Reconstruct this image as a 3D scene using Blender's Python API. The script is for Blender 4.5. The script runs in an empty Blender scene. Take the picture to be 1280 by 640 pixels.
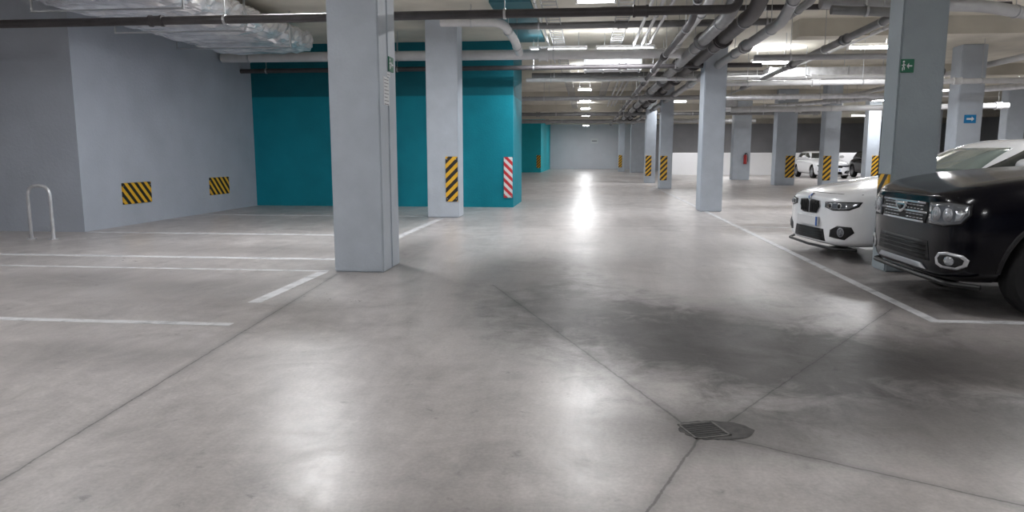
import bpy, bmesh, math, random
from mathutils import Vector, Matrix
from mathutils.bvhtree import BVHTree
random.seed(4)
S = bpy.context.scene
COL = S.collection
H = 3.7
# ------------------------------------------------------------------ materials
def newmat(name):
    m = bpy.data.materials.new(name); m.use_nodes = True
    nt = m.node_tree; b = nt.nodes['Principled BSDF']
    return m, nt, b
def P(name, col, rough=.5, metal=0, coat=0, noise=0, nscale=6, bump=0, bscale=60, emit=None, es=0, wear=None, band=None, spec=.5):
    m, nt, b = newmat(name)
    b.inputs['Base Color'].default_value = (*col, 1)
    b.inputs['Roughness'].default_value = rough
    b.inputs['Metallic'].default_value = metal
    b.inputs['Coat Weight'].default_value = coat
    b.inputs['Coat Roughness'].default_value = .05
    b.inputs['Specular IOR Level'].default_value = spec
    if emit:
        b.inputs['Emission Color'].default_value = (*emit, 1); b.inputs['Emission Strength'].default_value = es
    tc = nt.nodes.new('ShaderNodeTexCoord')
    if noise:
        n = nt.nodes.new('ShaderNodeTexNoise'); n.inputs['Scale'].default_value = nscale; n.inputs['Detail'].default_value = 6
        nt.links.new(tc.outputs['Object'], n.inputs['Vector'])
        r = nt.nodes.new('ShaderNodeMapRange'); r.inputs[1].default_value = .3; r.inputs[2].default_value = .7
        r.inputs[3].default_value = 1-noise; r.inputs[4].default_value = 1+noise
        nt.links.new(n.outputs['Fac'], r.inputs[0])
        fac = r.outputs[0]
        if band:   # darker band above a height
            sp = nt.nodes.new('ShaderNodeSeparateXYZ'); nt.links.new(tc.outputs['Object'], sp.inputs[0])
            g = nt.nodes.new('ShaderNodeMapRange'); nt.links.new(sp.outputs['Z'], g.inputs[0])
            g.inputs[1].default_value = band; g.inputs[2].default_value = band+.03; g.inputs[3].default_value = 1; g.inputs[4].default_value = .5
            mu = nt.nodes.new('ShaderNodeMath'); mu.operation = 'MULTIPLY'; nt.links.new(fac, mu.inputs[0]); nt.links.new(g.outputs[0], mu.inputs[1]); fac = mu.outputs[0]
        x = nt.nodes.new('ShaderNodeVectorMath'); x.operation = 'SCALE'; x.inputs[0].default_value = col
        nt.links.new(fac, x.inputs['Scale']); nt.links.new(x.outputs[0], b.inputs['Base Color'])
    if wear:
        n = nt.nodes.new('ShaderNodeTexNoise'); n.inputs['Scale'].default_value = 5; n.inputs['Detail'].default_value = 7; n.inputs['Roughness'].default_value = .7
        nt.links.new(tc.outputs['Object'], n.inputs['Vector'])
        r = nt.nodes.new('ShaderNodeMapRange'); r.inputs[1].default_value = .34; r.inputs[2].default_value = .50
        r.inputs[3].default_value = wear; r.inputs[4].default_value = .93
        nt.links.new(n.outputs['Fac'], r.inputs[0]); nt.links.new(r.outputs[0], b.inputs['Alpha'])
    if bump:
        n = nt.nodes.new('ShaderNodeTexNoise'); n.inputs['Scale'].default_value = bscale; n.inputs['Detail'].default_value = 4
        nt.links.new(tc.outputs['Object'], n.inputs['Vector'])
        bp = nt.nodes.new('ShaderNodeBump'); bp.inputs['Strength'].default_value = bump; bp.inputs['Distance'].default_value = .01
        nt.links.new(n.outputs['Fac'], bp.inputs['Height']); nt.links.new(bp.outputs[0], b.inputs['Normal'])
    return m
M = {}
M['wall'] = P('grey_wall_paint', (.43,.47,.54), .6, noise=.06, nscale=1.5, bump=.5, bscale=25)
M['walldark'] = P('dark_wall_paint', (.38,.38,.40), .7, noise=.1, nscale=1)
M['farwall'] = P('pale_wall_paint', (.66,.66,.71), .7, noise=.04, nscale=1)
M['white'] = P('white_wall_paint', (.90,.90,.92), .6, noise=.03, nscale=1)
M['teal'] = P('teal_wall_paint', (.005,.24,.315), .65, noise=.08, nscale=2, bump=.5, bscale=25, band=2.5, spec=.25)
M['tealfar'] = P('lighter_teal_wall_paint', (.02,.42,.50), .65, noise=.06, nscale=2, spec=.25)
M['tealpanel'] = P('teal_panel_paint', (.03,.13,.16), .6, noise=.1, nscale=2)
M['col'] = P('column_paint', (.44,.485,.545), .5, noise=.07, nscale=3, bump=.35, bscale=30)
M['coldark'] = P('shaded_column_paint', (.29,.335,.365), .5, noise=.07, nscale=3, bump=.35, bscale=30)  # darker copy of the column paint, the column's shade put into the colour
M['ceil'] = P('ceiling_concrete', (.63,.60,.52), .8, noise=.16, nscale=1.2, bump=.3, bscale=10)
M['beam'] = P('beam_concrete', (.57,.54,.47), .8, noise=.14, nscale=1.2)
M['darkpipe'] = P('dark_pipe', (.055,.050,.053), .5, noise=.2, nscale=5)
M['midpipe'] = P('mid_grey_pipe', (.19,.19,.195), .42, metal=.4, noise=.15, nscale=5)
M['greypipe'] = P('grey_pipe', (.34,.34,.35), .42, metal=.2, noise=.1, nscale=5)
M['lightpipe'] = P('light_pipe', (.57,.57,.58), .4, noise=.08, nscale=5)
M['galv'] = P('galvanised', (.68,.69,.72), .32, metal=.6, noise=.15, nscale=9)
M['foil'] = P('foil_wrap', (.90,.90,.93), .24, metal=.6, noise=.2, nscale=6, bump=1.0, bscale=8)
M['steel'] = P('brushed_steel', (.5,.51,.53), .35, metal=.9)
M['line'] = P('worn_line_paint', (.66,.66,.68), .5, noise=.1, nscale=7, wear=.62)
M['lamp'] = P('lamp_tube', (1,1,1), .5, emit=(.95,.98,1), es=32)
M['lamphouse'] = P('lamp_housing', (.8,.8,.8), .5)
M['green'] = P('sign_green', (.0,.13,.06), .5)
M['blue'] = P('sign_blue', (.0,.18,.42), .5)
M['paper'] = P('paper', (.72,.73,.75), .7)
M['ink'] = P('ink', (.08,.08,.1), .7)
M['red'] = P('red_enamel', (.33,.02,.02), .4)
M['black'] = P('black_plastic', (.010,.010,.011), .45, spec=.3)
M['blacksoft'] = P('dark_grey_plastic', (.018,.018,.020), .55, spec=.35)
M['rubber'] = P('tyre_rubber', (.012,.012,.013), .75, bump=.3, bscale=40, spec=.3)
M['alloy'] = P('alloy', (.35,.36,.38), .3, metal=.9)
M['chrome'] = P('chrome', (.72,.73,.76), .18, metal=1)
M['satin'] = P('satin_metal', (.38,.39,.42), .4, metal=.6)
M['lens'] = P('lamp_lens', (.15,.16,.18), .06, metal=.35, coat=1)
M['reflector'] = P('lamp_reflector', (.6,.63,.67), .2, metal=.7)
M['glass'] = P('car_glass', (.02,.024,.024), .04, coat=.4)
M['shield'] = P('pale_windscreen', (.17,.22,.205), .06, coat=1)
M['whitepaint'] = P('white_car_paint', (.86,.87,.90), .25, coat=1)
M['blackpaint'] = P('black_car_paint', (.002,.002,.005), .16, coat=.12, spec=.26)
M['plate'] = P('number_plate', (.7,.7,.72), .4)
M['iron'] = P('cast_iron', (.022,.021,.021), .65, noise=.3, nscale=30)
M['ironframe'] = P('cast_iron_frame', (.11,.105,.10), .6, noise=.3, nscale=30)
M['grime'] = P('oily_grime', (.045,.042,.041), .55, noise=.5, nscale=25, spec=.3)
M['badgeblue'] = P('badge_blue', (.02,.12,.45), .3)
def stripe(name, c1, c2, sgn, freq, ax='x'):
    m, nt, b = newmat(name)
    tc = nt.nodes.new('ShaderNodeTexCoord'); sp = nt.nodes.new('ShaderNodeSeparateXYZ')
    nt.links.new(tc.outputs['Object'], sp.inputs[0])
    a = nt.nodes.new('ShaderNodeMath'); a.operation = 'MULTIPLY_ADD'; a.inputs[1].default_value = sgn
    nt.links.new(sp.outputs['X'], a.inputs[0]); nt.links.new(sp.outputs['Z'], a.inputs[2])
    s = nt.nodes.new('ShaderNodeMath'); s.operation = 'MULTIPLY'; s.inputs[1].default_value = freq; nt.links.new(a.outputs[0], s.inputs[0])
    f = nt.nodes.new('ShaderNodeMath'); f.operation = 'FRACT'; nt.links.new(s.outputs[0], f.inputs[0])
    g = nt.nodes.new('ShaderNodeMath'); g.operation = 'GREATER_THAN'; g.inputs[1].default_value = .5; nt.links.new(f.outputs[0], g.inputs[0])
    mx = nt.nodes.new('ShaderNodeMix'); mx.data_type = 'RGBA'
    mx.inputs[6].default_value = (*c1,1); mx.inputs[7].default_value = (*c2,1)
    nt.links.new(g.outputs[0], mx.inputs[0]); nt.links.new(mx.outputs[2], b.inputs['Base Color'])
    b.inputs['Roughness'].default_value = .4
    return m
M['haz'] = stripe('yellow_black_stripes', (.75,.42,.02), (.015,.014,.014), -1, 5.5)
M['hazwall'] = stripe('yellow_black_stripes_wall', (.75,.42,.02), (.015,.014,.014), 1, 5.5)
M['hazred'] = stripe('red_white_stripes', (.8,.8,.8), (.6,.03,.04), 1, 5.5)

def floor_mat():
    m, nt, b = newmat('polished_concrete')
    N, L = nt.nodes, nt.links
    tc = N.new('ShaderNodeTexCoord'); O = tc.outputs['Object']
    def math_(op, a=None, b_=None, c=None, clamp=False):
        n = N.new('ShaderNodeMath'); n.operation = op; n.use_clamp = clamp
        for i, v in enumerate((a, b_, c)):
            if v is None: continue
            if isinstance(v, (int, float)): n.inputs[i].default_value = v
            else: L.new(v, n.inputs[i])
        return n.outputs[0]
    def noise(sc, det=6, dist=0, rough=.55, vs=None):
        n = N.new('ShaderNodeTexNoise'); n.inputs['Scale'].default_value = sc; n.inputs['Detail'].default_value = det
        n.inputs['Distortion'].default_value = dist; n.inputs['Roughness'].default_value = rough
        if vs:
            mp = N.new('ShaderNodeMapping'); mp.inputs['Scale'].default_value = vs; mp.inputs['Rotation'].default_value = (0,0,.25)
            L.new(O, mp.inputs[0]); L.new(mp.outputs[0], n.inputs['Vector'])
        else: L.new(O, n.inputs['Vector'])
        return n.outputs['Fac']
    def rng(v, a, b_, c=0, d=1):
        n = N.new('ShaderNodeMapRange'); L.new(v, n.inputs[0])
        for i, q in enumerate((a, b_, c, d)): n.inputs[i+1].default_value = q
        return n.outputs[0]
    sp = N.new('ShaderNodeSeparateXYZ'); L.new(O, sp.inputs[0]); X, Y = sp.outputs[0], sp.outputs[1]
    n1 = noise(.35, 3, .6); n2 = noise(1.6, 6, 1.0, .68); n3 = noise(9, 6, .3, .7); n4 = noise(60, 2); n5 = noise(1.1, 5, .8, .7, (3.2,.55,1)); n6 = noise(3.6, 6, .6, .72)
    light = math_('MULTIPLY_ADD', rng(n1,.3,.7), .12, .91)
    light = math_('MULTIPLY', light, rng(n2,.34,.68,1.08,.80))
    light = math_('MULTIPLY', light, rng(n5,.35,.7,1.07,.84))
    light = math_('MULTIPLY', light, rng(n6,.3,.7,1.10,.86))
    light = math_('MULTIPLY', light, rng(n3,.3,.7,.90,1.10))
    light = math_('MULTIPLY', light, rng(n4,.3,.7,.91,1.09))
    sp1 = rng(n3,.57,.66,0,1); sp2 = rng(n6,.50,.62,0,1)
    light = math_('MULTIPLY', light, math_('SUBTRACT', 1, math_('MULTIPLY', math_('MULTIPLY', sp1, sp2), .4)))
    dirt = None
    wob = math_('ADD', math_('MULTIPLY_ADD', n2, 1.0, -.5), math_('MULTIPLY_ADD', n6, .9, -.45))
    # oil and tyre dirt; dark patches under near cars (cx, cy, rx, ry, strength)
    for cx, cy, rx, ry, st in ((-.6,6.9,.75,1.6,.55),(-.1,5.5,.8,1.3,.66),(.6,4.7,.95,1.0,.76),(1.3,4.2,1.0,.8,.74),(2.1,4.3,1.0,.8,.62),(1.2,5.4,.8,.8,.45),(.62,3.07,.6,.32,.5),(1.7,3.3,1.2,.5,.6),(.2,8.8,1.0,2.2,.35),(-4.9,6.2,1.0,.7,.35),(-3.4,6.0,.8,.5,.3),(4.6,6.4,2.6,1.3,.85),(4.6,9,2.4,1.2,.8),
                           (-4.2,8.6,1.4,.4,.3),(-3.3,3.9,1.1,.3,.22),(-5.8,4.3,1.4,.3,.22),(1.0,11.5,.9,3,.3),(-.2,2.1,.6,.2,.35),(-2.2,8.6,.5,1.6,.5),(-1.0,16,.9,4,.2)):
        dx = math_('DIVIDE', math_('SUBTRACT', X, cx), rx); dy = math_('DIVIDE', math_('SUBTRACT', Y, cy), ry)
        d = math_('SQRT', math_('ADD', math_('MULTIPLY', dx, dx), math_('MULTIPLY', dy, dy)))
        d = math_('ADD', d, wob)
        k = N.new('ShaderNodeMapRange'); k.interpolation_type = 'SMOOTHSTEP'; L.new(d, k.inputs[0])
        k.inputs[1].default_value = .25; k.inputs[2].default_value = 1.5; k.inputs[3].default_value = 1-st; k.inputs[4].default_value = 1
        dirt = k.outputs[0] if dirt is None else math_('MULTIPLY', dirt, k.outputs[0])
    dirt = math_('MAXIMUM', dirt, .15)
    light = math_('MULTIPLY', light, dirt)
    # saw-cut joints
    jit = math_('MULTIPLY_ADD', n3, .03, -.015)
    for (x0,y0,x1,y1,w) in ((-2.05,1.0,-2.5,6.9,.005),(-.85,6.45,.46,3.1,.006),(.1,2.0,.5,2.98,.006),(.62,3.12,2.4,5.75,.004),(.6,2.98,2.2,2.1,.005),
                          (-2.4,12.0,3.0,12.2,.006),(-2.4,20,8,20,.008)):
        l = math.hypot(x1-x0,y1-y0); ux, uy = (x1-x0)/l, (y1-y0)/l
        rx = math_('SUBTRACT', X, x0); ry = math_('SUBTRACT', Y, y0)
        al = math_('ADD', math_('MULTIPLY', rx, ux), math_('MULTIPLY', ry, uy))
        pr = math_('ABSOLUTE', math_('ADD', math_('SUBTRACT', math_('MULTIPLY', rx, uy), math_('MULTIPLY', ry, ux)), jit))
        on = math_('MULTIPLY', math_('GREATER_THAN', al, 0), math_('LESS_THAN', al, l))
        core = math_('MULTIPLY', rng(pr, w*.6, w*1.6, .66, 0), on)
        halo = math_('MULTIPLY', rng(pr, 0, w*10, .28, 0), on)
        light = math_('MULTIPLY', light, math_('SUBTRACT', 1, math_('MAXIMUM', core, halo)))
    vm = N.new('ShaderNodeVectorMath'); vm.operation = 'SCALE'; vm.inputs[0].default_value = (.478,.446,.436)
    L.new(light, vm.inputs['Scale']); L.new(vm.outputs[0], b.inputs['Base Color'])
    rr = math_('ADD', rng(n2,.3,.7,.27,.39), math_('MULTIPLY_ADD', n3, .14, -.06))
    rr = math_('ADD', rr, math_('MULTIPLY_ADD', dirt, -.14, .14))
    L.new(rr, b.inputs['Roughness'])
    L.new(rng(dirt, .2, 1, .14, .62), b.inputs['Specular IOR Level'])
    bp = N.new('ShaderNodeBump'); bp.inputs['Strength'].default_value = .14; bp.inputs['Distance'].default_value = .01
    L.new(n3, bp.inputs['Height']); L.new(bp.outputs[0], b.inputs['Normal'])
    return m
M['floor'] = floor_mat()

# ------------------------------------------------------------------ helpers
def link(name, me, parent=None, loc=(0,0,0), rz=0):
    o = bpy.data.objects.new(name, me); COL.objects.link(o)
    o.location = loc; o.rotation_euler = (0,0,rz)
    if parent: o.parent = parent
    return o
def tag(o, label, cat, group=None):
    o['label'] = label; o['category'] = cat
    if group: o['group'] = group
    return o
def thing(name, label, cat, loc=(0,0,0), rz=0, group=None):
    return tag(link(name, None, None, loc, rz), label, cat, group)
class MB:
    def __init__(s): s.bm = bmesh.new()
    def box(s, x0,x1,y0,y1,z0,z1, bev=0):
        r = bmesh.ops.create_cube(s.bm, size=1)
        for v in r['verts']:
            v.co = Vector((x0+(v.co.x+.5)*(x1-x0), y0+(v.co.y+.5)*(y1-y0), z0+(v.co.z+.5)*(z1-z0)))
        if bev:
            ed = list({e for v in r['verts'] for e in v.link_edges})
            bmesh.ops.bevel(s.bm, geom=ed, offset=bev, segments=2, affect='EDGES')
        return s
    def cyl(s, p0, p1, r, seg=16, r2=None):
        p0, p1 = Vector(p0), Vector(p1); d = p1-p0
        mt = Matrix.Translation((p0+p1)/2) @ d.to_track_quat('Z','Y').to_matrix().to_4x4()
        bmesh.ops.create_cone(s.bm, cap_ends=True, segments=seg, radius1=r, radius2=r if r2 is None else r2, depth=d.length, matrix=mt)
        return s
    def sphere(s, c, r, sc=(1,1,1)):
        bmesh.ops.create_uvsphere(s.bm, u_segments=16, v_segments=10, radius=r, matrix=Matrix.Translation(c) @ Matrix.Diagonal((*sc,1)))
        return s
    def sweep(s, pts, r, seg=12, fil=None):
        pts = [Vector(p) for p in pts]; fil = fil or r*2.6
        q = [pts[0]]
        for i in range(1, len(pts)-1):
            a, b, c = pts[i-1:i+2]; k = min(fil, (a-b).length*.45, (c-b).length*.45)
            A = b+(a-b).normalized()*k; C = b+(c-b).normalized()*k
            for t in range(7):
                t /= 6; q.append(A*(1-t)**2 + b*2*t*(1-t) + C*t*t)
        q.append(pts[-1])
        rings = []; n = None
        for i, p in enumerate(q):
            d = (q[min(i+1,len(q)-1)]-q[max(i-1,0)]).normalized()
            if n is None:
                n = d.orthogonal().normalized()
            n = (n - d*n.dot(d)).normalized(); bb = d.cross(n)
            rings.append([s.bm.verts.new(p + (n*math.cos(2*math.pi*k/seg)+bb*math.sin(2*math.pi*k/seg))*r) for k in range(seg)])
        for a, b in zip(rings, rings[1:]):
            for k in range(seg): s.bm.faces.new((a[k],a[(k+1)%seg],b[(k+1)%seg],b[k]))
        s.bm.faces.new(rings[0][::-1]); s.bm.faces.new(rings[-1])
        return s
    def lathe(s, prof, c=(0,0,0), axis='Y', seg=32):
        rings = []
        for k in range(seg):
            a = 2*math.pi*k/seg
            rings.append([s.bm.verts.new((c[0]+r*math.cos(a), c[1]+h, c[2]+r*math.sin(a))) for r, h in prof])
        for k in range(seg):
            a, b = rings[k], rings[(k+1)%seg]
            for i in range(len(prof)-1): s.bm.faces.new((a[i],b[i],b[i+1],a[i+1]))
        return s
    def obj(s, name, mat, parent=None, loc=(0,0,0), rz=0, smooth=False):
        bmesh.ops.recalc_face_normals(s.bm, faces=s.bm.faces)
        me = bpy.data.meshes.new(name); s.bm.to_mesh(me); s.bm.free()
        me.materials.append(mat)
        if smooth:
            me.polygons.foreach_set('use_smooth', [True]*len(me.polygons))
            me.set_sharp_from_angle(angle=math.radians(40))
        return link(name, me, parent, loc, rz)
def struct(name, mb, mat):
    o = mb.obj(name, mat); o['kind'] = 'structure'; return o

# ------------------------------------------------------------------ setting
struct('floor', MB().box(-16,26,-8,62,-.2,0), M['floor'])
struct('ceiling', MB().box(-16,26,-8,62,H,H+.2), M['ceil'])
struct('wall_left', MB().box(-16,-7.78,10.3,16.2,0,H), M['wall'])
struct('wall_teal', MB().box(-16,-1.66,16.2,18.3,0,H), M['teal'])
struct('wall_far_left', MB().box(-16,-7.8,18.3,47.9,0,H), M['wall'])
struct('wall_far_teal', MB().box(-16,-3.05,47.9,60,0,H), M['tealfar'])
struct('wall_back', MB().box(-3.05,26,60,60.3,0,H), M['farwall'])
struct('wall_right', MB().box(25.7,26,-8,60,0,H), M['walldark'])
struct('wall_near_left', MB().box(-16,-15.7,-8,10.3,0,H), M['wall'])
struct('wall_behind', MB().box(-15.7,25.7,-8,-7.7,0,H), M['wall'])
struct('wall_low_white', MB().box(4.4,25.7,43.5,43.7,0,1.3), M['white'])
struct('wall_far_grey', MB().box(4.6,25.7,54,54.2,0,H), M['walldark'])
for i, y in enumerate((21.5, 29.3, 37, 45, 53)):
    struct('trim_%d' % (i+1), MB().box(-7.8, 25.7, y, y+.45, H-.32, H), M['beam'])
struct('trim_6', MB().box(3.9,25.7,14.2,14.65,H-.32,H), M['beam'])
struct('trim_7', MB().box(-1.62,-.95,11.9,16.1,H-.06,H), M['tealpanel'])

# ------------------------------------------------------------------ floor markings
def fline(x0,x1,y0,y1,label):
    tag(MB().box(x0,x1,y0,y1,0,.003).obj('parking_line', M['line']), label, 'floor marking')
fline(-8.2,-2.5,4.67,4.75,'nearest white line across the left bays, ending in bare floor before the wide column')
fline(-9.5,-2.65,7.80,7.92,'white bay line reaching the left side of the wide front column')
fline(-9.5,-2.65,7.02,7.08,'thin worn line just in front of the white bay line left of the wide column')
fline(-7.7,-3.0,10.23,10.36,'white bay line starting at the corner of the grey left wall')
fline(-7.7,-3.1,13.55,13.66,'faint far bay line in front of the teal wall')
fline(-2.74,-2.63,5.45,6.98,'short white line running to the foot of the wide front column')
fline(-2.79,-2.67,7.75,13.3,'white line along the left bays between the wide column and the second column')
fline(2.49,2.57,5.38,24.5,'long white line edging the right-hand bays beside the parked cars')
fline(2.49,8.5,5.30,5.38,'white bay line on the right beside the black car')
fline(2.58,8.5,12.1,12.18,'white bay line beyond the white car with kidney grille')
# drain
dr = thing('floor_drain', 'small square dark iron floor drain where the floor cracks meet', 'drain', (.53,3.06,0), math.radians(20))
f = MB()
for a in (-1,1):
    f.box(a*.080-.005,a*.080+.005,-.085,.085,0,.003); f.box(-.085,.085,a*.080-.005,a*.080+.005,0,.003)
f.obj('frame', M['ironframe'], dr)
g = MB()
for k in range(7): g.box(-.073,.073,-.070+k*.0215,-.058+k*.0215,0,.0028)
g.obj('grate', M['iron'], dr)
p = MB(); vs = []
for k in range(48):
    a = k*2*math.pi/48; r = .108*(1+random.uniform(-.08,.08))
    r += .11*max(0, math.cos(a+.25))**3
    vs.append(p.bm.verts.new((r*math.cos(a), r*math.sin(a), .0012)))
p.bm.faces.new(vs)
p.obj('dark_surround', M['grime'], dr)

# ------------------------------------------------------------------ columns and boards
def column(x0,y0,sx,sy,label,style=0,mat='col'):
    t = thing('column', label, 'column', (x0+sx/2,y0+sy/2,0))
    m = MB()
    if style == 1:
        m.box(-sx/2,sx/2,-sy/2,-.02,0,H,.012); m.box(-sx/2,sx/2-.012,-.0201,.0201,0,H); m.box(-sx/2,sx/2,.02,sy/2,0,H,.012)
    else: m.box(-sx/2,sx/2,-sy/2,sy/2,0,H,.015)
    m.obj('shaft', M[mat], t)
    return t
column(-2.57,7.02,.52,.62,'widest grey concrete column in the foreground, bare of hazard boards',1)
column(-3.02,13.39,.60,.55,'grey column with a tall yellow and black board in front of the teal wall')
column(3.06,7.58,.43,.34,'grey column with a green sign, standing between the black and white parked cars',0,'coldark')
column(2.40,15.4,.45,.6,'slim bare column standing at the end of the aisle line, no hazard board')
column(2.55,25.5,.42,.6,'further aisle column with a striped board, right of two close together')
column(2.45,30.6,.42,.6,'more distant aisle column with a striped board, left of two close together')
column(2.9,48.3,.95,.6,'wide far column deep in the aisle beside the back wall')
column(2.2,50.5,.42,.6,'thin farthest aisle column with a small striped board')
column(6.9,35,.8,.6,'distant column carrying a red fire extinguisher')
column(7.35,29,.75,.6,'wide distant column with striped board left of the white hatchback')
column(8.2,26,.52,.5,'distant column with striped board directly in front of the white hatchback')
column(11.7,31.6,.5,.5,'distant column with striped board between the two far parked cars')
column(8.55,17.8,.55,.5,'column carrying a small blue sign, behind the windscreen of the white car')
column(14.9,27.5,.6,.5,'pale column at the far right edge, beyond the black car')
column(16.6,37,.5,.5,'dim far column seen beside the column with the blue sign')
def board(x,y,z,w,h,mat,label,rz=0,cat='hazard board',group=None):
    t = thing('hazard_board', label, cat, (x,y,z), rz, group)
    MB().box(-w/2,w/2,-.02,.002,0,h,.004).obj('panel', M[mat], t)
    for sx in (-1,1):
        for zz in (.05,h-.05):
            MB().cyl((sx*(w/2-.03),-.024,zz),(sx*(w/2-.03),-.018,zz),.008,10).obj('screw', M['steel'], t)
board(-2.545,13.39,.31,.23,.85,'haz','tall yellow and black striped board on the column before the teal wall')
board(-1.775,16.2,.22,.2,.92,'hazred','red and white striped board on the corner of the teal wall')
board(-7.78,11.66,.36,.80,.36,'hazwall','larger yellow and black striped board on the grey left wall, nearer one',math.pi/2)
board(-7.78,14.48,.36,.80,.36,'hazwall','second striped board on the grey left wall, nearer to the teal wall',math.pi/2)
board(3.06,7.73,.60,.26,.40,'haz','short striped board on the column between the two near cars',-math.pi/2)
board(2.68,25.5,.3,.24,.85,'haz','striped board on the right one of two close aisle columns')
board(2.58,30.6,.3,.24,.85,'haz','striped board on the left one of two close aisle columns')
board(2.32,50.5,.3,.24,.85,'haz','tiny striped board on the farthest aisle column')
board(7.9,29,.3,.34,.85,'haz','striped board on the wide column left of the white hatchback')
board(8.33,26,.3,.26,.85,'haz','striped board on the column in front of the white hatchback')
board(12.06,31.6,.3,.26,.85,'haz','striped board on the column between the two far cars')
board(-3.2,47.9,.3,.28,.85,'haz','small striped board on the far teal wall corner')

# signs
def exit_sign(x,y,z,w,h,rz,label):
    t = thing('exit_sign', label, 'sign', (x,y,z), rz)
    MB().box(-w/2,w/2,-.012,.001,0,h,.002).obj('panel', M['green'], t)
    m = MB(); u = h; q = w/.17
    m.cyl((-.05*q,-.0135,.8*u),(-.05*q,-.0125,.8*u),.08*u,12)
    for a,b,c,d in ((-.058,-.042,.38,.68),(-.074,-.058,.5,.58),(-.042,-.024,.52,.60),(-.068,-.055,.14,.38),(-.045,-.033,.2,.42)):
        m.box(a*q,b*q,-.0135,-.0125,c*u,d*u)
    m.box(.01,.06*q,-.0135,-.0125,.44*u,.54*u)
    v = [m.bm.verts.new(p_) for p_ in ((-.010*q,-.0135,.49*u),(.018*q,-.0135,.72*u),(.018*q,-.0135,.26*u))]; m.bm.faces.new(v)
    m.obj('pictogram', M['paper'], t)
exit_sign(3.13,7.58,2.0,.125,.13,0,'green emergency exit sign with white running figure on the column between cars')
exit_sign(-2.05,7.44,2.05,.17,.15,math.pi/2,'green emergency exit sign on the side of the widest front column')
for i,(y,z,w,h,lb) in enumerate(((7.26,1.70,.2,.28,'lower white notice sheet on the side of the widest column'),(7.35,1.99,.12,.05,'small white sticker above the notice on the widest column'))):
    t = thing('notice', lb, 'notice', (-2.05,y,z), math.pi/2)
    MB().box(-w/2,w/2,-.004,.001,0,h).obj('sheet', M['paper'], t)
    m = MB()
    for k in range(int(h/.035)): m.box(-w*.38,w*(.38-.2*(k%3==2)),-.0052,-.0045,h-.03-k*.035,h-.024-k*.035)
    m.obj('print', M['ink'], t)
t = thing('blue_sign', 'small blue sign with white arrow on the column behind the white car', 'sign', (8.83,17.8,1.92))
MB().box(-.13,.13,-.012,.001,0,.19,.002).obj('panel', M['blue'], t)
m = MB().box(-.08,.03,-.0135,-.0125,.075,.115); v = [m.bm.verts.new(q) for q in ((.03,-.0135,.04),(.09,-.0135,.095),(.03,-.0135,.15))]; m.bm.faces.new(v)
m.obj('arrow', M['paper'], t)
t = thing('wall_sign', 'small white sign high on the far back wall', 'sign', (.6,60,2.1))
MB().box(-.3,.3,-.02,.001,0,.4).obj('panel', M['paper'], t)
MB().box(-.2,.2,-.024,-.0205,.17,.23).obj('print', M['ink'], t)
# extinguisher
t = thing('fire_extinguisher', 'red fire extinguisher mounted on a distant column', 'fire extinguisher', (7.45,34.9,.75))
MB().cyl((0,0,0),(0,0,.40),.075,20).sphere((0,0,.40),.075,(1,1,.6)).obj('cylinder', M['red'], t, smooth=True)
MB().cyl((0,0,.43),(0,0,.50),.025,12).box(-.02,.09,-.015,.015,.49,.515).obj('valve', M['black'], t)
MB().sweep([(.02,0,.48),(.11,-.02,.44),(.11,-.04,.1)],.012,8).obj('hose', M['black'], t)
MB().box(-.03,.03,.05,.101,.2,.3).obj('bracket', M['steel'], t)
# bike hoop
t = thing('bicycle_hoop', 'bent steel bicycle hoop fixed to the floor by the left wall', 'bike rack', (-7.72,9.35,0))
MB().sweep([(-.17,0,0),(-.17,0,.76),(.17,0,.76),(.17,0,0)],.024,16,.17).obj('hoop', M['galv'], t, smooth=True)
for s in (-1,1): MB().cyl((s*.17,0,0),(s*.17,0,.012),.06,20).obj('base_flange', M['galv'], t, smooth=True)

# ------------------------------------------------------------------ pipes and ducts
def pipe(pts, r, mat, label, hang=3.0, coup=0, name='ceiling_pipe', cat='pipe', rod=True):
    o = Vector(pts[0]); L = [Vector(p)-o for p in pts]
    t = thing(name, label, cat, o)
    MB().sweep(L, r).obj('tube', M[mat], t, smooth=True)
    for a, b in zip(L, L[1:]):
        d = b-a; n = d.length
        if abs(d.z) > .5*n: continue
        u = d.normalized()
        if rod:
            k = min(.6, n/2)
            while k < n and k < 40:
                c = a+u*k
                MB().cyl(c-u*.015,c+u*.015,r+.012,14).cyl(c+Vector((0,0,r)),Vector((c.x,c.y,H-o.z)),.006,6).obj('hanger', M['steel'], t)
                k += hang
        if coup:
            k = coup*.7
            while k < n and k < 34:
                c = a+u*k
                MB().cyl(c-u*.07,c+u*.07,r*1.22,16).cyl(c-u*.09,c-u*.06,r*1.4,16).cyl(c+u*.06,c+u*.09,r*1.4,16).obj('coupling', M[mat], t, smooth=True)
                k += coup
    return t
pipe([(-15.6,8.75,2.86),(1.72,8.75,2.86),(1.72,8.75,3.68)],.052,'darkpipe','long dark pipe crossing the whole view nearest under the ceiling',3.5,6)
pipe([(-7.7,14.75,3.22),(2.0,14.75,3.18)],.10,'lightpipe','light grey pipe running in front of the top of the teal wall',3.2,4)
pipe([(-7.77,15.7,3.05),(3.6,15.7,3.05)],.05,'darkpipe','thin dark pipe against the top of the teal wall',3.0,5)
pipe([(-2.5,12.3,3.42),(-1.45,12.3,3.40),(-1.3,12.9,3.2),(-1.3,13.8,3.1)],.075,'lightpipe','short bent light pipe between the wide column and the second column',1.0)
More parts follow.
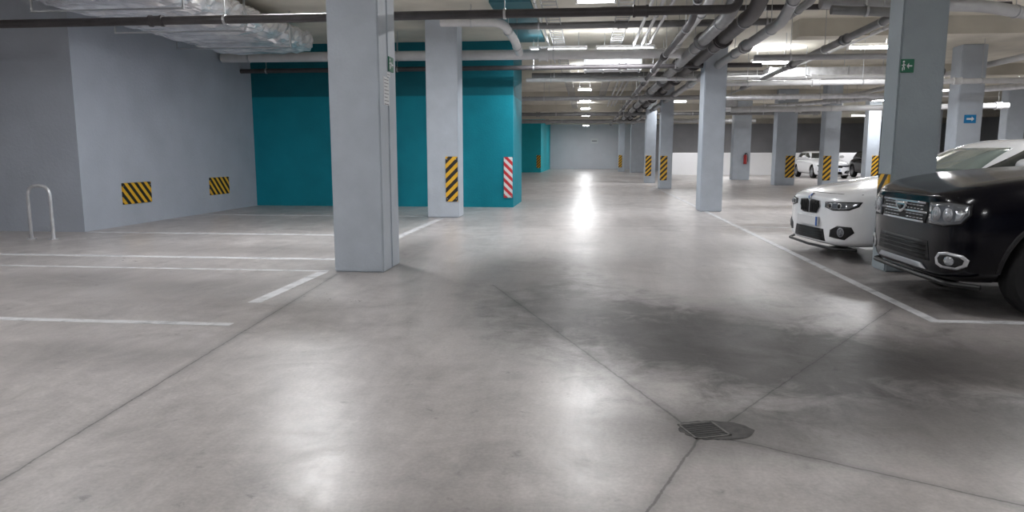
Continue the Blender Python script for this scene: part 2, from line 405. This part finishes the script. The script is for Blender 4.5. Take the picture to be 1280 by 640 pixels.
for x,r,z,mt,lb in ((1.40,.05,3.0,'darkpipe','lowest slim dark pipe on the left side of the big bundle'),(1.62,.065,3.22,'lightpipe','leftmost slim pale pipe of the big bundle running along the aisle'),(1.92,.10,3.10,'midpipe','second pipe from the left of the big bundle along the aisle'),
                 (2.27,.11,3.14,'darkpipe','thickest dark pipe in the big bundle along the aisle'),(2.66,.08,3.02,'greypipe','rightmost lowest pipe of the bundle above the right column row'),(3.05,.06,3.3,'midpipe','higher thin grey pipe just right of the big bundle')):
    pipe([(x,9.0+x*.2,z+.35),(x,10.0+x*.2,z),(x,44,z)],r,mt,lb,2.6,3.3 if r>.07 else 5)
for x,z in ((.92,3.42),(1.08,3.42),(1.24,3.45)):
    pipe([(x,8.5,z),(x,34,z)],.028,'lightpipe',{.92:'left one of three thin pale pipes beside the bundle',1.08:'middle one of three thin pale pipes beside the bundle',1.24:'right one of three thin pale pipes beside the bundle'}[x],3.0)
for i,(y,x0,x1,z,r,mt) in enumerate(((17.8,-1.5,8,3.0,.05,'lightpipe'),(19.6,-1.5,9,3.28,.09,'midpipe'),(23.4,-5,8.5,2.98,.07,'greypipe'),(26.5,-5,10,3.22,.06,'darkpipe'),(32.5,-5,10,2.98,.08,'midpipe'),(40,-5,9,3.0,.1,'greypipe'))):
    pipe([(x0,y,z),(x1,y,z)],r,mt,['nearest','second nearest','third nearest','fourth nearest','fifth nearest','farthest'][i]+' of the pipes crossing the aisle beyond the teal wall',3.0,4)
pipe([(5.6,30.5,3.0),(13.1,16.4,2.93),(14.2,14.2,2.93)],.08,'galv','long pale pipe slanting across the right bays above the parked cars',3.0,3.5)
pipe([(3.3,11.0,3.35),(5.6,11.2,3.3),(7.4,11.9,3.15),(7.4,11.9,2.75)],.085,'greypipe','bent grey pipe with elbow hanging over the right bays',1.8,1.6)
pipe([(2.85,13,2.85),(5.8,13,2.85),(5.8,13,2.55)],.05,'greypipe','thin pipe with short drop, right of the pipe bundle',2.0)
pipe([(3.0,17,2.8),(9.5,17,2.8)],.06,'lightpipe','pale pipe over the right bays beyond the slim bare column',2.5,3)
pipe([(3.2,10.2,3.1),(4.1,10.2,3.05),(4.1,20,2.95)],.06,'midpipe','darker pipe turning off the bundle into the right bays',2.5,3)
pipe([(5.2,10,3.4),(5.2,28,3.4)],.035,'lightpipe','thin pipe running lengthwise above the right bays',3)
pipe([(9.4,12,3.3),(9.4,29,3.3)],.07,'lightpipe','thicker pale pipe running lengthwise far over the right bays',3,4)
pipe([(3.2,20.6,2.75),(10.5,20.6,2.8)],.07,'galv','shiny cross pipe over the distant right bays',2.5,3)
pipe([(4.6,24,2.62),(13,24,2.7)],.09,'lightpipe','thick pale cross pipe before the distant striped columns',2.5,3)
pipe([(-.85,8.95,3.56),(-.85,19,3.56)],.018,'paper','thin white conduit along the edge of the teal ceiling panel',2)
pipe([(-1.5,13.3,3.5),(3.4,13.3,3.5)],.06,'midpipe','grey cross pipe close under the ceiling, right of the second column',2,3)
pipe([(.2,12.2,3.55),(6.5,12.2,3.5)],.045,'darkpipe','thin dark cross pipe above the pipe bundle',2,3)
# foil duct, left
t = thing('air_duct', 'crinkled silver foil air duct under the ceiling by the left wall', 'air duct', (-6.3,4,3.10))
m = MB(); seg = 44; rings = []
for j in range(98):
    y = j*.1
    pil = .06*abs(math.sin(y*math.pi/.55))
    ring = []
    for k in range(seg):
        a = 2*math.pi*k/seg; c, s_ = math.cos(a), math.sin(a)
        rr = .96 + pil*.6 + random.uniform(-.014,.014)
        ring.append(m.bm.verts.new((1.02*rr*math.copysign(abs(c)**.45,c)+random.uniform(-.014,.014), y+random.uniform(-.03,.03), .26+.22*math.copysign(abs(s_)**.55,s_)*(.84+pil*3.2)+random.uniform(-.02,.02))))
    rings.append(ring)
for a,b in zip(rings,rings[1:]):
    for k in range(seg): m.bm.faces.new((a[k],a[(k+1)%seg],b[(k+1)%seg],b[k]))
m.bm.faces.new(rings[0]); m.bm.faces.new(rings[-1])
m.obj('foil_wrap', M['foil'], t)
for k in range(1,6):
    m = MB().box(-1.07,1.07,k*1.7-.02,k*1.7+.02,-.03,-.012)
    for s in (-1,1): m.box(s*1.06-.012,s*1.06+.012,k*1.7-.012,k*1.7+.012,-.03,H-3.105)
    m.obj('support_strap', M['steel'], t)
def rduct(x0,x1,y0,y1,z0,z1,label):
    t = thing('air_duct', label, 'air duct', ((x0+x1)/2,(y0+y1)/2,z0))
    hx,hy,h = (x1-x0)/2,(y1-y0)/2,z1-z0
    MB().box(-hx,hx,-hy,hy,0,h,.01).obj('sheet_metal_box', M['galv'], t)
    n = 3
    for k in range(n+1):
        if hx > hy: q = -hx+.03+k*(2*hx-.06)/n; m = MB().box(q-.02,q+.02,-hy-.02,hy+.02,-.02,h+.02)
        else: q = -hy+.03+k*(2*hy-.06)/n; m = MB().box(-hx-.02,hx+.02,q-.02,q+.02,-.02,h+.02)
        m.cyl((q if hx>hy else 0, 0 if hx>hy else q,h),(q if hx>hy else 0, 0 if hx>hy else q,H-z0-.002),.008,6)
        m.obj('flange', M['steel'], t)
rduct(-.1,1.2,16.6,17.2,3.1,3.33,'silver rectangular duct across the aisle just past the lit strip lamps')
rduct(4.4,7.2,18.4,19,3.05,3.3,'silver rectangular duct over the right bays beyond the slim column')
rduct(4.6,5.0,25,28.9,2.78,3.08,'long silver duct running lengthwise above the distant right bays')
# cable trays
for x,z,ln,lb in ((-.62,3.5,34,'perforated cable tray hung left of the middle of the aisle'),(.58,3.52,22,'second cable tray hung just left of the thin pale pipes')):
    t = thing('cable_tray', lb, 'cable tray', (x,9.5,z))
    m = MB()
    for s in (-1,1): m.box(s*.12-.006,s*.12+.006,0,ln,0,.05)
    for k in range(int(ln*4)): m.box(-.12,.12,k*.25,k*.25+.06,0,.006)
    m.obj('tray', M['greypipe'], t)
    for k in range(int(ln/2.9)): MB().cyl((-.1,1+k*2.9,.02),(-.1,1+k*2.9,H-z),.006,6).cyl((.1,1+k*2.9,.02),(.1,1+k*2.9,H-z),.006,6).obj('hanger', M['steel'], t)

# ------------------------------------------------------------------ lamps
def area(t, ln, power, z, up):
    ld = bpy.data.lights.new('strip_lamp','AREA'); ld.shape = 'RECTANGLE'; ld.size = ln*.95; ld.size_y = .08
    ld.energy = power; ld.color = (.965,.975,1.0)
    l = bpy.data.objects.new('light_source', ld); COL.objects.link(l); l.parent = t; l.location = (0,0,z)
    if up: l.rotation_euler = (math.pi,0,0)
def lamp(x,y,ln,label,power=60,z=3.4,up=.33):
    t = thing('strip_light', label, 'ceiling light', (x,y,z))
    MB().box(-ln/2,ln/2,-.05,.05,.03,.085,.006).obj('housing', M['lamphouse'], t)
    for s in (-1,1):
        MB().box(s*(ln/2-.02)-.018,s*(ln/2-.02)+.018,-.045,.045,-.035,.03).obj('end_cap', M['lamphouse'], t)
        MB().cyl((s*ln*.35,0,.085),(s*ln*.35,0,H-z),.006,8).obj('suspension_rod', M['steel'], t)
    MB().cyl((-ln/2+.03,0,0),(ln/2-.03,0,0),.024,12).obj('tube', M['lamp'], t)
    area(t, ln, power*1.15, -.04, False)
    if up: area(t, ln, power*up, .10, True)
lamp(0.0,-2.5,1.5,'strip light above the aisle behind the viewpoint',70)
lamp(0.1,4.4,1.5,'strip light above the foreground of the aisle, just overhead',26)
lamp(.1,10.9,.6,'short bright lamp at the top edge of the view above the aisle',80,3.42,.2)
lamp(-.62,15.2,1.2,'left one of two strip lights end to end above the aisle',42,3.33,.1)
lamp(.75,15.2,1.2,'right one of two strip lights end to end above the aisle',45,3.33,.2)
for i,(y,n) in enumerate(((20.7,'third'),(25.2,'fourth'),(30,'fifth'),(35.5,'sixth'),(42,'seventh'),(49,'eighth'),(56,'ninth'))):
    lamp(-.1,y,.5,n+' row of strip lighting along the aisle, counted from the front',58 if y<48 else 85)
lamp(-3.8,9.4,1.0,'strip light above the left bays, over the bay lines',88)
lamp(-5.2,2.5,1.3,'strip light above the nearest left bay',80)
lamp(-5.0,5.9,1.0,'strip light beside the foil duct above the left bays',30,3.4,.2)
lamp(-11.5,4,1.3,'strip light at the far left behind the wall corner',50)
for x,y,n,pw in ((5.0,3.8,'strip light above the black car',48),(6.6,9.3,'strip light above the white car roof',85),(4.3,17.9,'strip light right of the pipe bundle beyond the slim bare column',80),(5.7,15.6,'strip light beside the silver duct over the right bays',85),
              (3.6,30.4,'lamp glowing beside the pair of distant aisle columns',80),(9.8,22.3,'strip light above the bays before the far striped columns',90),(11.8,30.6,'bright lamp left of the green-signed column, far back',90),(13.0,23.0,'strip light at far right above the pale column',90),
              (11.5,9.5,'strip light far right above the bays behind the black car',90),(15.2,42.5,'long strip light above the far low white wall',85),(8,38,'strip light over the white hatchback',85),(18,17,'strip light by the far right wall',85),(12,34.8,'strip light above the dark distant car',100)):
    lamp(x,y,.9,n,pw,3.35,.55)
lamp(9,49,1.0,'added strip light brightening the dim space beyond the low white wall',80)  # added lamp to lighten the grey wall behind the low one
lamp(6,41.3,1.0,'added strip light brightening the left end of the low white wall',60)  # added lamp so the low wall comes out bright white

# ------------------------------------------------------------------ cars
def loft(stations, prof):
    bm = bmesh.new(); rings = []
    for x,w,zb,zt in stations:
        R = [(x,w*f,zb+(zt-zb)*g) for f,g in prof]
        rings.append([bm.verts.new(q) for q in R] + [bm.verts.new((q[0],-q[1],q[2])) for q in R[-2:0:-1]])
    n = len(rings[0])
    for a,b in zip(rings,rings[1:]):
        for k in range(n): bm.faces.new((a[k],a[(k+1)%n],b[(k+1)%n],b[k]))
    for r in (rings[0],rings[-1]): cap(bm, r)
    return bm
def cap(bm, r):
    n = len(r); h = n//2
    bm.faces.new((r[0],r[1],r[n-1]))
    for k in range(1,h-1): bm.faces.new((r[k],r[k+1],r[n-k-1],r[n-k]))
    bm.faces.new((r[h-1],r[h],r[h+1]))
def bake(o):
    dg = bpy.context.evaluated_depsgraph_get(); dg.update()
    me = bpy.data.meshes.new_from_object(o.evaluated_get(dg)); o.modifiers.clear(); o.data = me
    return me
def bvh_of(me):
    return BVHTree.FromPolygons([v.co.copy() for v in me.vertices],[tuple(p.vertices) for p in me.polygons])
def patch(name, bvh, poly, fn, d, mat, parent, off=.006, th=.012, cuts=5):
    d = Vector(d).normalized(); bm = bmesh.new()
    f = bm.faces.new([bm.verts.new(fn(*q)) for q in poly])
    bmesh.ops.triangulate(bm, faces=[f])
    bmesh.ops.subdivide_edges(bm, edges=bm.edges[:], cuts=cuts, use_grid_fill=True)
    for v in bm.verts:
        h, n, i, dist = bvh.ray_cast(v.co, d)
        if h is None: h, n, i, dist = bvh.find_nearest(v.co+d*1.2)
        if n.dot(d) > 0: n = -n
        v.co = h + n*off
    bmesh.ops.recalc_face_normals(bm, faces=bm.faces)
    if sum((ff.normal*ff.calc_area() for ff in bm.faces), Vector()).dot(d) > 0: bmesh.ops.reverse_faces(bm, faces=bm.faces)
    me = bpy.data.meshes.new(name); bm.to_mesh(me); bm.free(); me.materials.append(mat)
    me.polygons.foreach_set('use_smooth',[True]*len(me.polygons))
    o = link(name, me, parent)
    s = o.modifiers.new('s','SOLIDIFY'); s.thickness = th; s.offset = -1
    return o
PROF = [(0,0),(.6,0),(.93,.03),(.985,.2),(1.0,.45),(.99,.66),(.95,.84),(.85,.95),(.5,.995),(0,1.012)]
PROF_BOXY = [(0,0),(.6,0),(.88,.03),(.955,.18),(1.0,.42),(.995,.68),(.96,.86),(.88,.965),(.76,1.0),(.5,.985),(0,1.0)]
FR = lambda y,z: Vector((-1.2,y,z))
def circ(cy,cz,r,n=20,sy=1): return [(cy+r*sy*math.cos(2*math.pi*k/n), cz+r*math.sin(2*math.pi*k/n)) for k in range(n)]
def wheel(car, x, y, r, w, side):
    h = w/2
    t = MB().lathe([(r*.68,-h*.8),(r*.74,-h),(r*.93,-h),(r,-h*.7),(r,h*.7),(r*.93,h),(r*.74,h),(r*.68,h*.8),(r*.68,-h*.8)],seg=40).obj('wheel', M['rubber'], car, (x,y,r), smooth=True)
    s = side
    MB().lathe([(r*.69,s*h*.85),(r*.66,s*h*.9),(r*.62,s*h*.75),(r*.60,-s*h*.3),(r*.69,-s*h*.8)],seg=40).obj('rim', M['alloy'], t, smooth=True)
    m = MB()
    for k in range(5):
        a = 2*math.pi*k/5+.3
        for q in (-.11,.11):
            m.cyl((math.cos(a+q*.3)*r*.08,s*h*.55,math.sin(a+q*.3)*r*.08),(math.cos(a+q)*r*.64,s*h*.78,math.sin(a+q)*r*.64),r*.055,8)
    m.cyl((0,s*h*.4,0),(0,s*h*.72,0),r*.14,20)
    m.obj('spokes', M['alloy'], t, smooth=True)
    MB().cyl((0,s*h*.1,0),(0,s*h*.2,0),r*.45,24).obj('brake_disc', M['steel'], t)
def make_car(label, loc, rz, paint, c):
    car = thing('car', label, 'car', loc, rz)
    bm = loft(c['st'], c.get('prof', PROF))
    bmesh.ops.recalc_face_normals(bm, faces=bm.faces)
    me = bpy.data.meshes.new('body'); bm.to_mesh(me); bm.free()
    me.materials.append(M[paint]); me.materials.append(M['black'])
    body = link('body', me)
    ss = body.modifiers.new('s','SUBSURF'); ss.levels = 2; ss.render_levels = 2
    cm = MB(); wr = c['wr']
    for x in c['ax']:
        for s in (-1,1): cm.cyl((x,s*(c['W']-.30),wr+.02),(x,s*(c['W']+.3),wr+.02),wr+.055,36)
    cut = cm.obj('cut', M[paint]); cut.data.materials.append(M['black'])
    for p_ in cut.data.polygons: p_.material_index = 1
    b = body.modifiers.new('b','BOOLEAN'); b.operation = 'DIFFERENCE'; b.object = cut; b.solver = 'EXACT'
    me = bake(body); bpy.data.objects.remove(cut)
    me.polygons.foreach_set('use_smooth',[True]*len(me.polygons)); me.set_sharp_from_angle(angle=math.radians(35))
    body.parent = car
    B = bvh_of(me)
    g = c['gh']; bm = bmesh.new(); rings = []
    for z,xf,xr,w in g:
        R = [(xf,0),(xf+.02,w*.45),(xf+.09,w*.82),(xf+.24,w*.985),((xf+xr)/2,w),(xr-.25,w*.97),(xr-.08,w*.8),(xr,w*.45),(xr+.01,0)]
        rings.append([bm.verts.new((a,q,z)) for a,q in R]+[bm.verts.new((a,-q,z)) for a,q in R[-2:0:-1]])
    n = len(rings[0])
    for a,b2 in zip(rings,rings[1:]):
        for k in range(n): bm.faces.new((a[k],a[(k+1)%n],b2[(k+1)%n],b2[k]))
    cap(bm,rings[0]); cap(bm,rings[-1]); bmesh.ops.recalc_face_normals(bm, faces=bm.faces)
    me = bpy.data.meshes.new('cabin'); bm.to_mesh(me); bm.free(); me.materials.append(M[paint])
    cab = link('cabin', me); ss = cab.modifiers.new('s','SUBSURF'); ss.levels = 2; me = bake(cab)
    me.polygons.foreach_set('use_smooth',[True]*len(me.polygons)); cab.parent = car
    G = bvh_of(me)
    zb, zt = c['bz'], c['rz']
    patch('windscreen', G, [(-.68,zb+.02),(.68,zb+.02),(.52,zt-.11),(-.52,zt-.11)], FR, (1,0,0), M[c['ws']], car, cuts=7)
    for s in (-1,1):
        fn = lambda x,z,s=s: Vector((x,s*1.6,z))
        x0,x1,x2 = c['win']
        patch('side_window', G, [(x0,zb+.05),(x1-.04,zb+.05),(x1-.04,zt-.11),(x0+.55,zt-.11)], fn, (0,-s,0), M['glass'], car)
        patch('side_window', G, [(x1+.04,zb+.05),(x2,zb+.07),(x2-.22,zt-.11),(x1+.04,zt-.11)], fn, (0,-s,0), M['glass'], car)
        mo = MB().sphere((x0+.28,s*(c['W']+.06),zb+.1),.1,(.7,1.15,.75)).cyl((x0+.3,s*(c['W']-.16),zb+.04),(x0+.29,s*(c['W']+.02),zb+.08),.03,10)
        mo.obj('wing_mirror', M[c['mir']], car, smooth=True)
        for x in (x1-.2,x2-.3):
            MB().sweep([(x,s*(c['W']-.03),zb-.17),(x,s*(c['W']+.01),zb-.17),(x+.16,s*(c['W']+.01),zb-.17),(x+.16,s*(c['W']-.03),zb-.17)],.012,8).obj('door_handle', M[paint], car)
        for x in c['ax']:
            m = MB(); pts = []
            for k in range(15):
                a = math.pi*(-.02+1.04*k/14); xx = x+math.cos(a)*(wr+.06); zz = wr+.02+math.sin(a)*(wr+.06)
                h,nn,i,dd = B.ray_cast(Vector((xx+math.cos(a)*.02,s*2,zz+math.sin(a)*.02)),Vector((0,-s,0)))
                pts.append((xx,(h.y if h else s*c['W']*.98),zz))
            m.sweep(pts,.018,8,.02).obj('wheel_arch_trim', M['blacksoft'] if c['clad'] else M[paint], car, smooth=True)
            wheel(car, x, s*(c['W']-.125), wr, .21, s)
    return car, B, G
# --- black car -------------------------------------------------------
duster = dict(W=.91, wr=.345, ax=(.74,3.41), bz=1.10, rz=1.58, ws='glass', win=(1.50,2.45,3.55), mir='black', clad=True, prof=PROF_BOXY,
 st=[(0,.46,.30,.875),(.03,.68,.27,.905),(.10,.81,.24,.94),(.22,.885,.225,.985),(.5,.91,.23,1.045),(1.15,.915,.24,1.105),(1.6,.915,.24,1.11),(2.5,.915,.24,1.12),(3.5,.915,.24,1.12),(4.05,.88,.26,1.10),(4.25,.80,.3,1.02),(4.32,.66,.36,.96)],
 gh=[(1.03,1.12,4.12,.86),(1.13,1.26,4.08,.83),(1.34,1.66,3.98,.75),(1.50,1.95,3.84,.68),(1.575,2.15,3.7,.6),(1.59,2.5,3.45,.4)])
car, B, G = make_car('black compact off-road car at the right edge, nearest to the viewer', (2.65,6.27,0), 0, 'blackpaint', duster)
X1 = (1,0,0)
patch('grille', B, [(-.38,.665),(.38,.665),(.43,.75),(.40,.83),(-.40,.83),(-.43,.75)], FR, X1, M['black'], car, .004)
for z,hw in ((.674,.37),(.748,.42),(.822,.39)):
    patch('grille_bar', B, [(-hw,z-.008),(hw,z-.008),(hw,z+.008),(-hw,z+.008)], FR, X1, M['chrome'], car, .016)
for k in range(12):
    y = -.33+k*.06
    if abs(y) < .07: continue
    for z0 in (.692,.766):
        patch('grille_slot', B, [(y-.02,z0),(y+.02,z0),(y+.02,z0+.008),(y-.02,z0+.008)], FR, X1, M['chrome'], car, .012, cuts=1)
        patch('grille_slot', B, [(y-.02,z0+.028),(y+.02,z0+.028),(y+.02,z0+.036),(y-.02,z0+.036)], FR, X1, M['satin'], car, .012, cuts=1)
# badge: chrome shield with an open bowl below
patch('badge', B, [(-.10,.815),(-.09,.785),(-.05,.742),(0,.722),(.05,.742),(.09,.785),(.10,.815)], FR, X1, M['chrome'], car, .03, .02, 2)
patch('badge_inlay', B, [(-.055,.788),(-.035,.762),(0,.747),(.035,.762),(.055,.788)], FR, X1, M['black'], car, .036, .006, 1)
for s in (-1,1):
    d = Vector((1,-s*.75,0)).normalized()
    fn = lambda a,z,s=s,d=d: Vector((.05,s*a,z))-d*1.2
    fc = lambda a,z,d=d: Vector((.05,a,z))-d*1.2
    patch('headlight_frame', B, [(.40,.665),(.62,.66),(.80,.685),(.87,.76),(.86,.835),(.68,.852),(.41,.835)], fn, d, M['black'], car, .004)
    patch('headlight', B, [(.413,.675),(.62,.67),(.79,.695),(.855,.76),(.845,.827),(.68,.842),(.422,.826)], fn, d, M['lens'], car, .008)
    for cc,rr in ((.52,.054),(.66,.050)):
        patch('headlight_reflector', B, circ(s*cc,.752,rr,20,1.05), fc, d, M['satin'], car, .012, cuts=1)
        patch('headlight_projector', B, circ(s*cc,.752,rr*.5), fc, d, M['reflector'], car, .016, cuts=1)
    patch('indicator', B, [(.74,.71),(.79,.72),(.83,.78),(.74,.785)], fn, d, M['reflector'], car, .011, cuts=2)
    patch('fog_lamp_surround', B, [(.56,.372),(.62,.352),(.78,.352),(.86,.385),(.88,.43),(.83,.465),(.68,.478),(.59,.465),(.55,.42)], fn, d, M['galv'], car, .010)
    patch('fog_lamp_recess', B, [(.60,.386),(.65,.37),(.765,.37),(.825,.396),(.84,.428),(.80,.449),(.68,.459),(.61,.449),(.585,.42)], fn, d, M['blacksoft'], car, .014)
    patch('fog_lamp', B, circ(s*.71,.413,.034,20,1.4), fc, d, M['reflector'], car, .018, cuts=1)
patch('lower_intake', B, [(-.48,.38),(.48,.38),(.44,.53),(-.44,.53)], FR, X1, M['blacksoft'], car, .005)
for z in (.42,.455,.49): patch('intake_bar', B, [(-.43,z-.006),(.43,z-.006),(.43,z+.006),(-.43,z+.006)], FR, X1, M['black'], car, .014, cuts=3)
patch('skid_plate', B, [(-.45,.31),(.45,.31),(.38,.35),(-.38,.35)], FR, X1, M['satin'], car, .012)
MB().sweep([(.22,-.84,.235),(.06,-.68,.235),(.0,0,.25),(.06,.68,.235),(.22,.84,.235)],.02,8).obj('bumper_lip', M['black'], car, smooth=True)
for s in (-1,1):
    MB().sweep([(2.1,s*.58,1.56),(2.2,s*.58,1.63),(3.6,s*.58,1.63),(3.7,s*.58,1.54)],.018,8).obj('roof_rail', M['steel'], car, smooth=True)
patch('bonnet_seam', B, [(-.70,.88),(.70,.88),(.70,.886),(-.70,.886)], FR, X1, M['blacksoft'], car, .002, .004, 6)

# --- white hatchbacks -------------------------------------------------
hatch = dict(W=.88, wr=.32, ax=(.80,3.49), bz=.98, rz=1.38, ws='shield', win=(1.60,2.5,3.55), mir='whitepaint', clad=False,
 st=[(0,.40,.20,.70),(.04,.62,.17,.735),(.13,.76,.155,.775),(.30,.835,.15,.82),(.6,.87,.16,.88),(1.25,.88,.18,.975),(1.7,.88,.2,1.0),(2.5,.88,.2,1.01),(3.5,.88,.2,1.02),(4.0,.85,.22,1.0),(4.22,.76,.28,.92),(4.3,.62,.34,.86)],
 gh=[(.90,1.22,4.12,.83),(1.0,1.38,4.08,.80),(1.2,1.78,3.95,.73),(1.32,2.06,3.80,.66),(1.375,2.25,3.6,.58),(1.39,2.6,3.4,.38)])
def hatch_front(car, B, kidney=True):
    if kidney:
        for s in (-1,1):
            pl = [(s*.022,.515),(s*.18,.52),(s*.25,.60),(s*.235,.665),(s*.05,.677),(s*.022,.65)]
            patch('grille_rim', B, [(s*.125+(a-s*.125)*1.08,.597+(z-.597)*1.09) for a,z in pl], FR, X1, M['satin'], car, .008)
            patch('grille', B, pl, FR, X1, M['black'], car, .016)
            for k in range(5):
                y = s*(.058+k*.036)
                patch('grille_slat', B, [(y-.004,.53),(y+.004,.53),(y+.004,.66),(y-.004,.66)], FR, X1, M['blacksoft'], car, .024, cuts=2)
        patch('badge', B, circ(0,.703,.036), FR, X1, M['chrome'], car, .012, .01, 1)
        for i,a0 in enumerate((0,90,180,270)):
            q = [(0,.703)]+[(.025*math.cos(math.radians(a0+t)),.703+.025*math.sin(math.radians(a0+t))) for t in (0,30,60,90)]
            patch('badge_quarter', B, q, FR, X1, M['badgeblue' if i%2 else 'paper'], car, .016, .006, 1)
    else:
        patch('grille_rim', B, [(-.36,.53),(.36,.53),(.42,.66),(-.42,.66)], FR, X1, M['chrome'], car, .006)
        patch('grille', B, [(-.34,.545),(.34,.545),(.39,.645),(-.39,.645)], FR, X1, M['black'], car, .012)
        patch('badge', B, circ(0,.60,.045), FR, X1, M['chrome'], car, .02, .01, 1)
    for s in (-1,1):
        d = Vector((1,-s*.8,0)).normalized()
        fn = lambda a,z,s=s,d=d: Vector((.05,s*a,z))-d*1.2
        fc = lambda a,z,d=d: Vector((.05,a,z))-d*1.2
        patch('headlight_frame', B, [(.33,.60),(.50,.57),(.76,.583),(.88,.625),(.91,.678),(.76,.676),(.5,.67),(.33,.66)], fn, d, M['black'], car, .004)
        patch('headlight', B, [(.35,.61),(.50,.581),(.75,.595),(.86,.635),(.88,.666),(.76,.665),(.5,.66),(.35,.65)], fn, d, M['lens'], car, .009)
        for cc in (.45,.61,):
            patch('headlight_ring', B, circ(s*cc,.622,.034), fc, d, M['reflector'], car, .013, cuts=1)
            patch('headlight_projector', B, circ(s*cc,.622,.024), fc, d, M['black'], car, .018, cuts=1)
        patch('fog_intake', B, [(.46,.27),(.72,.255),(.85,.34),(.81,.40),(.60,.405),(.47,.35)], fn, d, M['black'], car, .006)
        patch('fog_ring', B, circ(s*.66,.335,.052), fc, d, M['satin'], car, .012, cuts=1)
        patch('fog_lamp', B, circ(s*.66,.335,.042), fc, d, M['lens'], car, .016, cuts=1)
    patch('lower_intake', B, [(-.40,.21),(.40,.21),(.35,.345),(-.35,.345)], FR, X1, M['black'], car, .006)
    for z in (.25,.28,.31): patch('intake_bar', B, [(-.33,z-.005),(.33,z-.005),(.33,z+.005),(-.33,z+.005)], FR, X1, M['blacksoft'], car, .014, cuts=3)
    t = MB().box(-.03,-.005,-.26,.26,.37,.48,.004).obj('number_plate', M['plate'], car)
    MB().box(-.033,-.0301,-.26,-.225,.372,.478).obj('blue_band', M['badgeblue'], t)
    MB().sweep([(.18,-.80,.15),(.04,-.62,.14),(0,0,.135),(.04,.62,.14),(.18,.80,.15)],.016,8).obj('bumper_lip', M['black'], car, smooth=True)
    patch('bonnet_seam', B, [(-.7,.752),(.7,.752),(.7,.757),(-.7,.757)], FR, X1, M['blacksoft'], car, .002, .004, 6)
car, B, G = make_car('white hatchback with twin kidney grille parked beside the column, next to the black car', (2.68,8.88,0), math.radians(8), 'whitepaint', hatch)
hatch_front(car, B)
h2 = dict(hatch); h2['ws'] = 'glass'
car, B, G = make_car('small-looking white hatchback parked far back between the distant columns', (12.2,36.9,0), math.pi/2, 'whitepaint', h2)
hatch_front(car, B, False)
h3 = dict(hatch); h3['ws'] = 'glass'; h3['mir'] = 'black'
car, B, G = make_car('dark car far back, half hidden behind a striped distant column', (15.0,36.6,0), math.pi/2, 'blackpaint', h3)
hatch_front(car, B, False)

# ------------------------------------------------------------------ world, camera
w = bpy.data.worlds.new('World'); S.world = w; w.use_nodes = True
w.node_tree.nodes['Background'].inputs[0].default_value = (.5,.55,.65,1)
w.node_tree.nodes['Background'].inputs[1].default_value = .3
cd = bpy.data.cameras.new('Camera'); cam = bpy.data.objects.new('Camera', cd); COL.objects.link(cam)
cd.sensor_width = 36; cd.lens = 25; cd.clip_start = .05; cd.clip_end = 200
cam.location = (0,0,1.2); cam.rotation_euler = (math.radians(90-8.13),0,math.radians(5.95))
S.camera = cam
S.view_settings.view_transform = 'Standard'
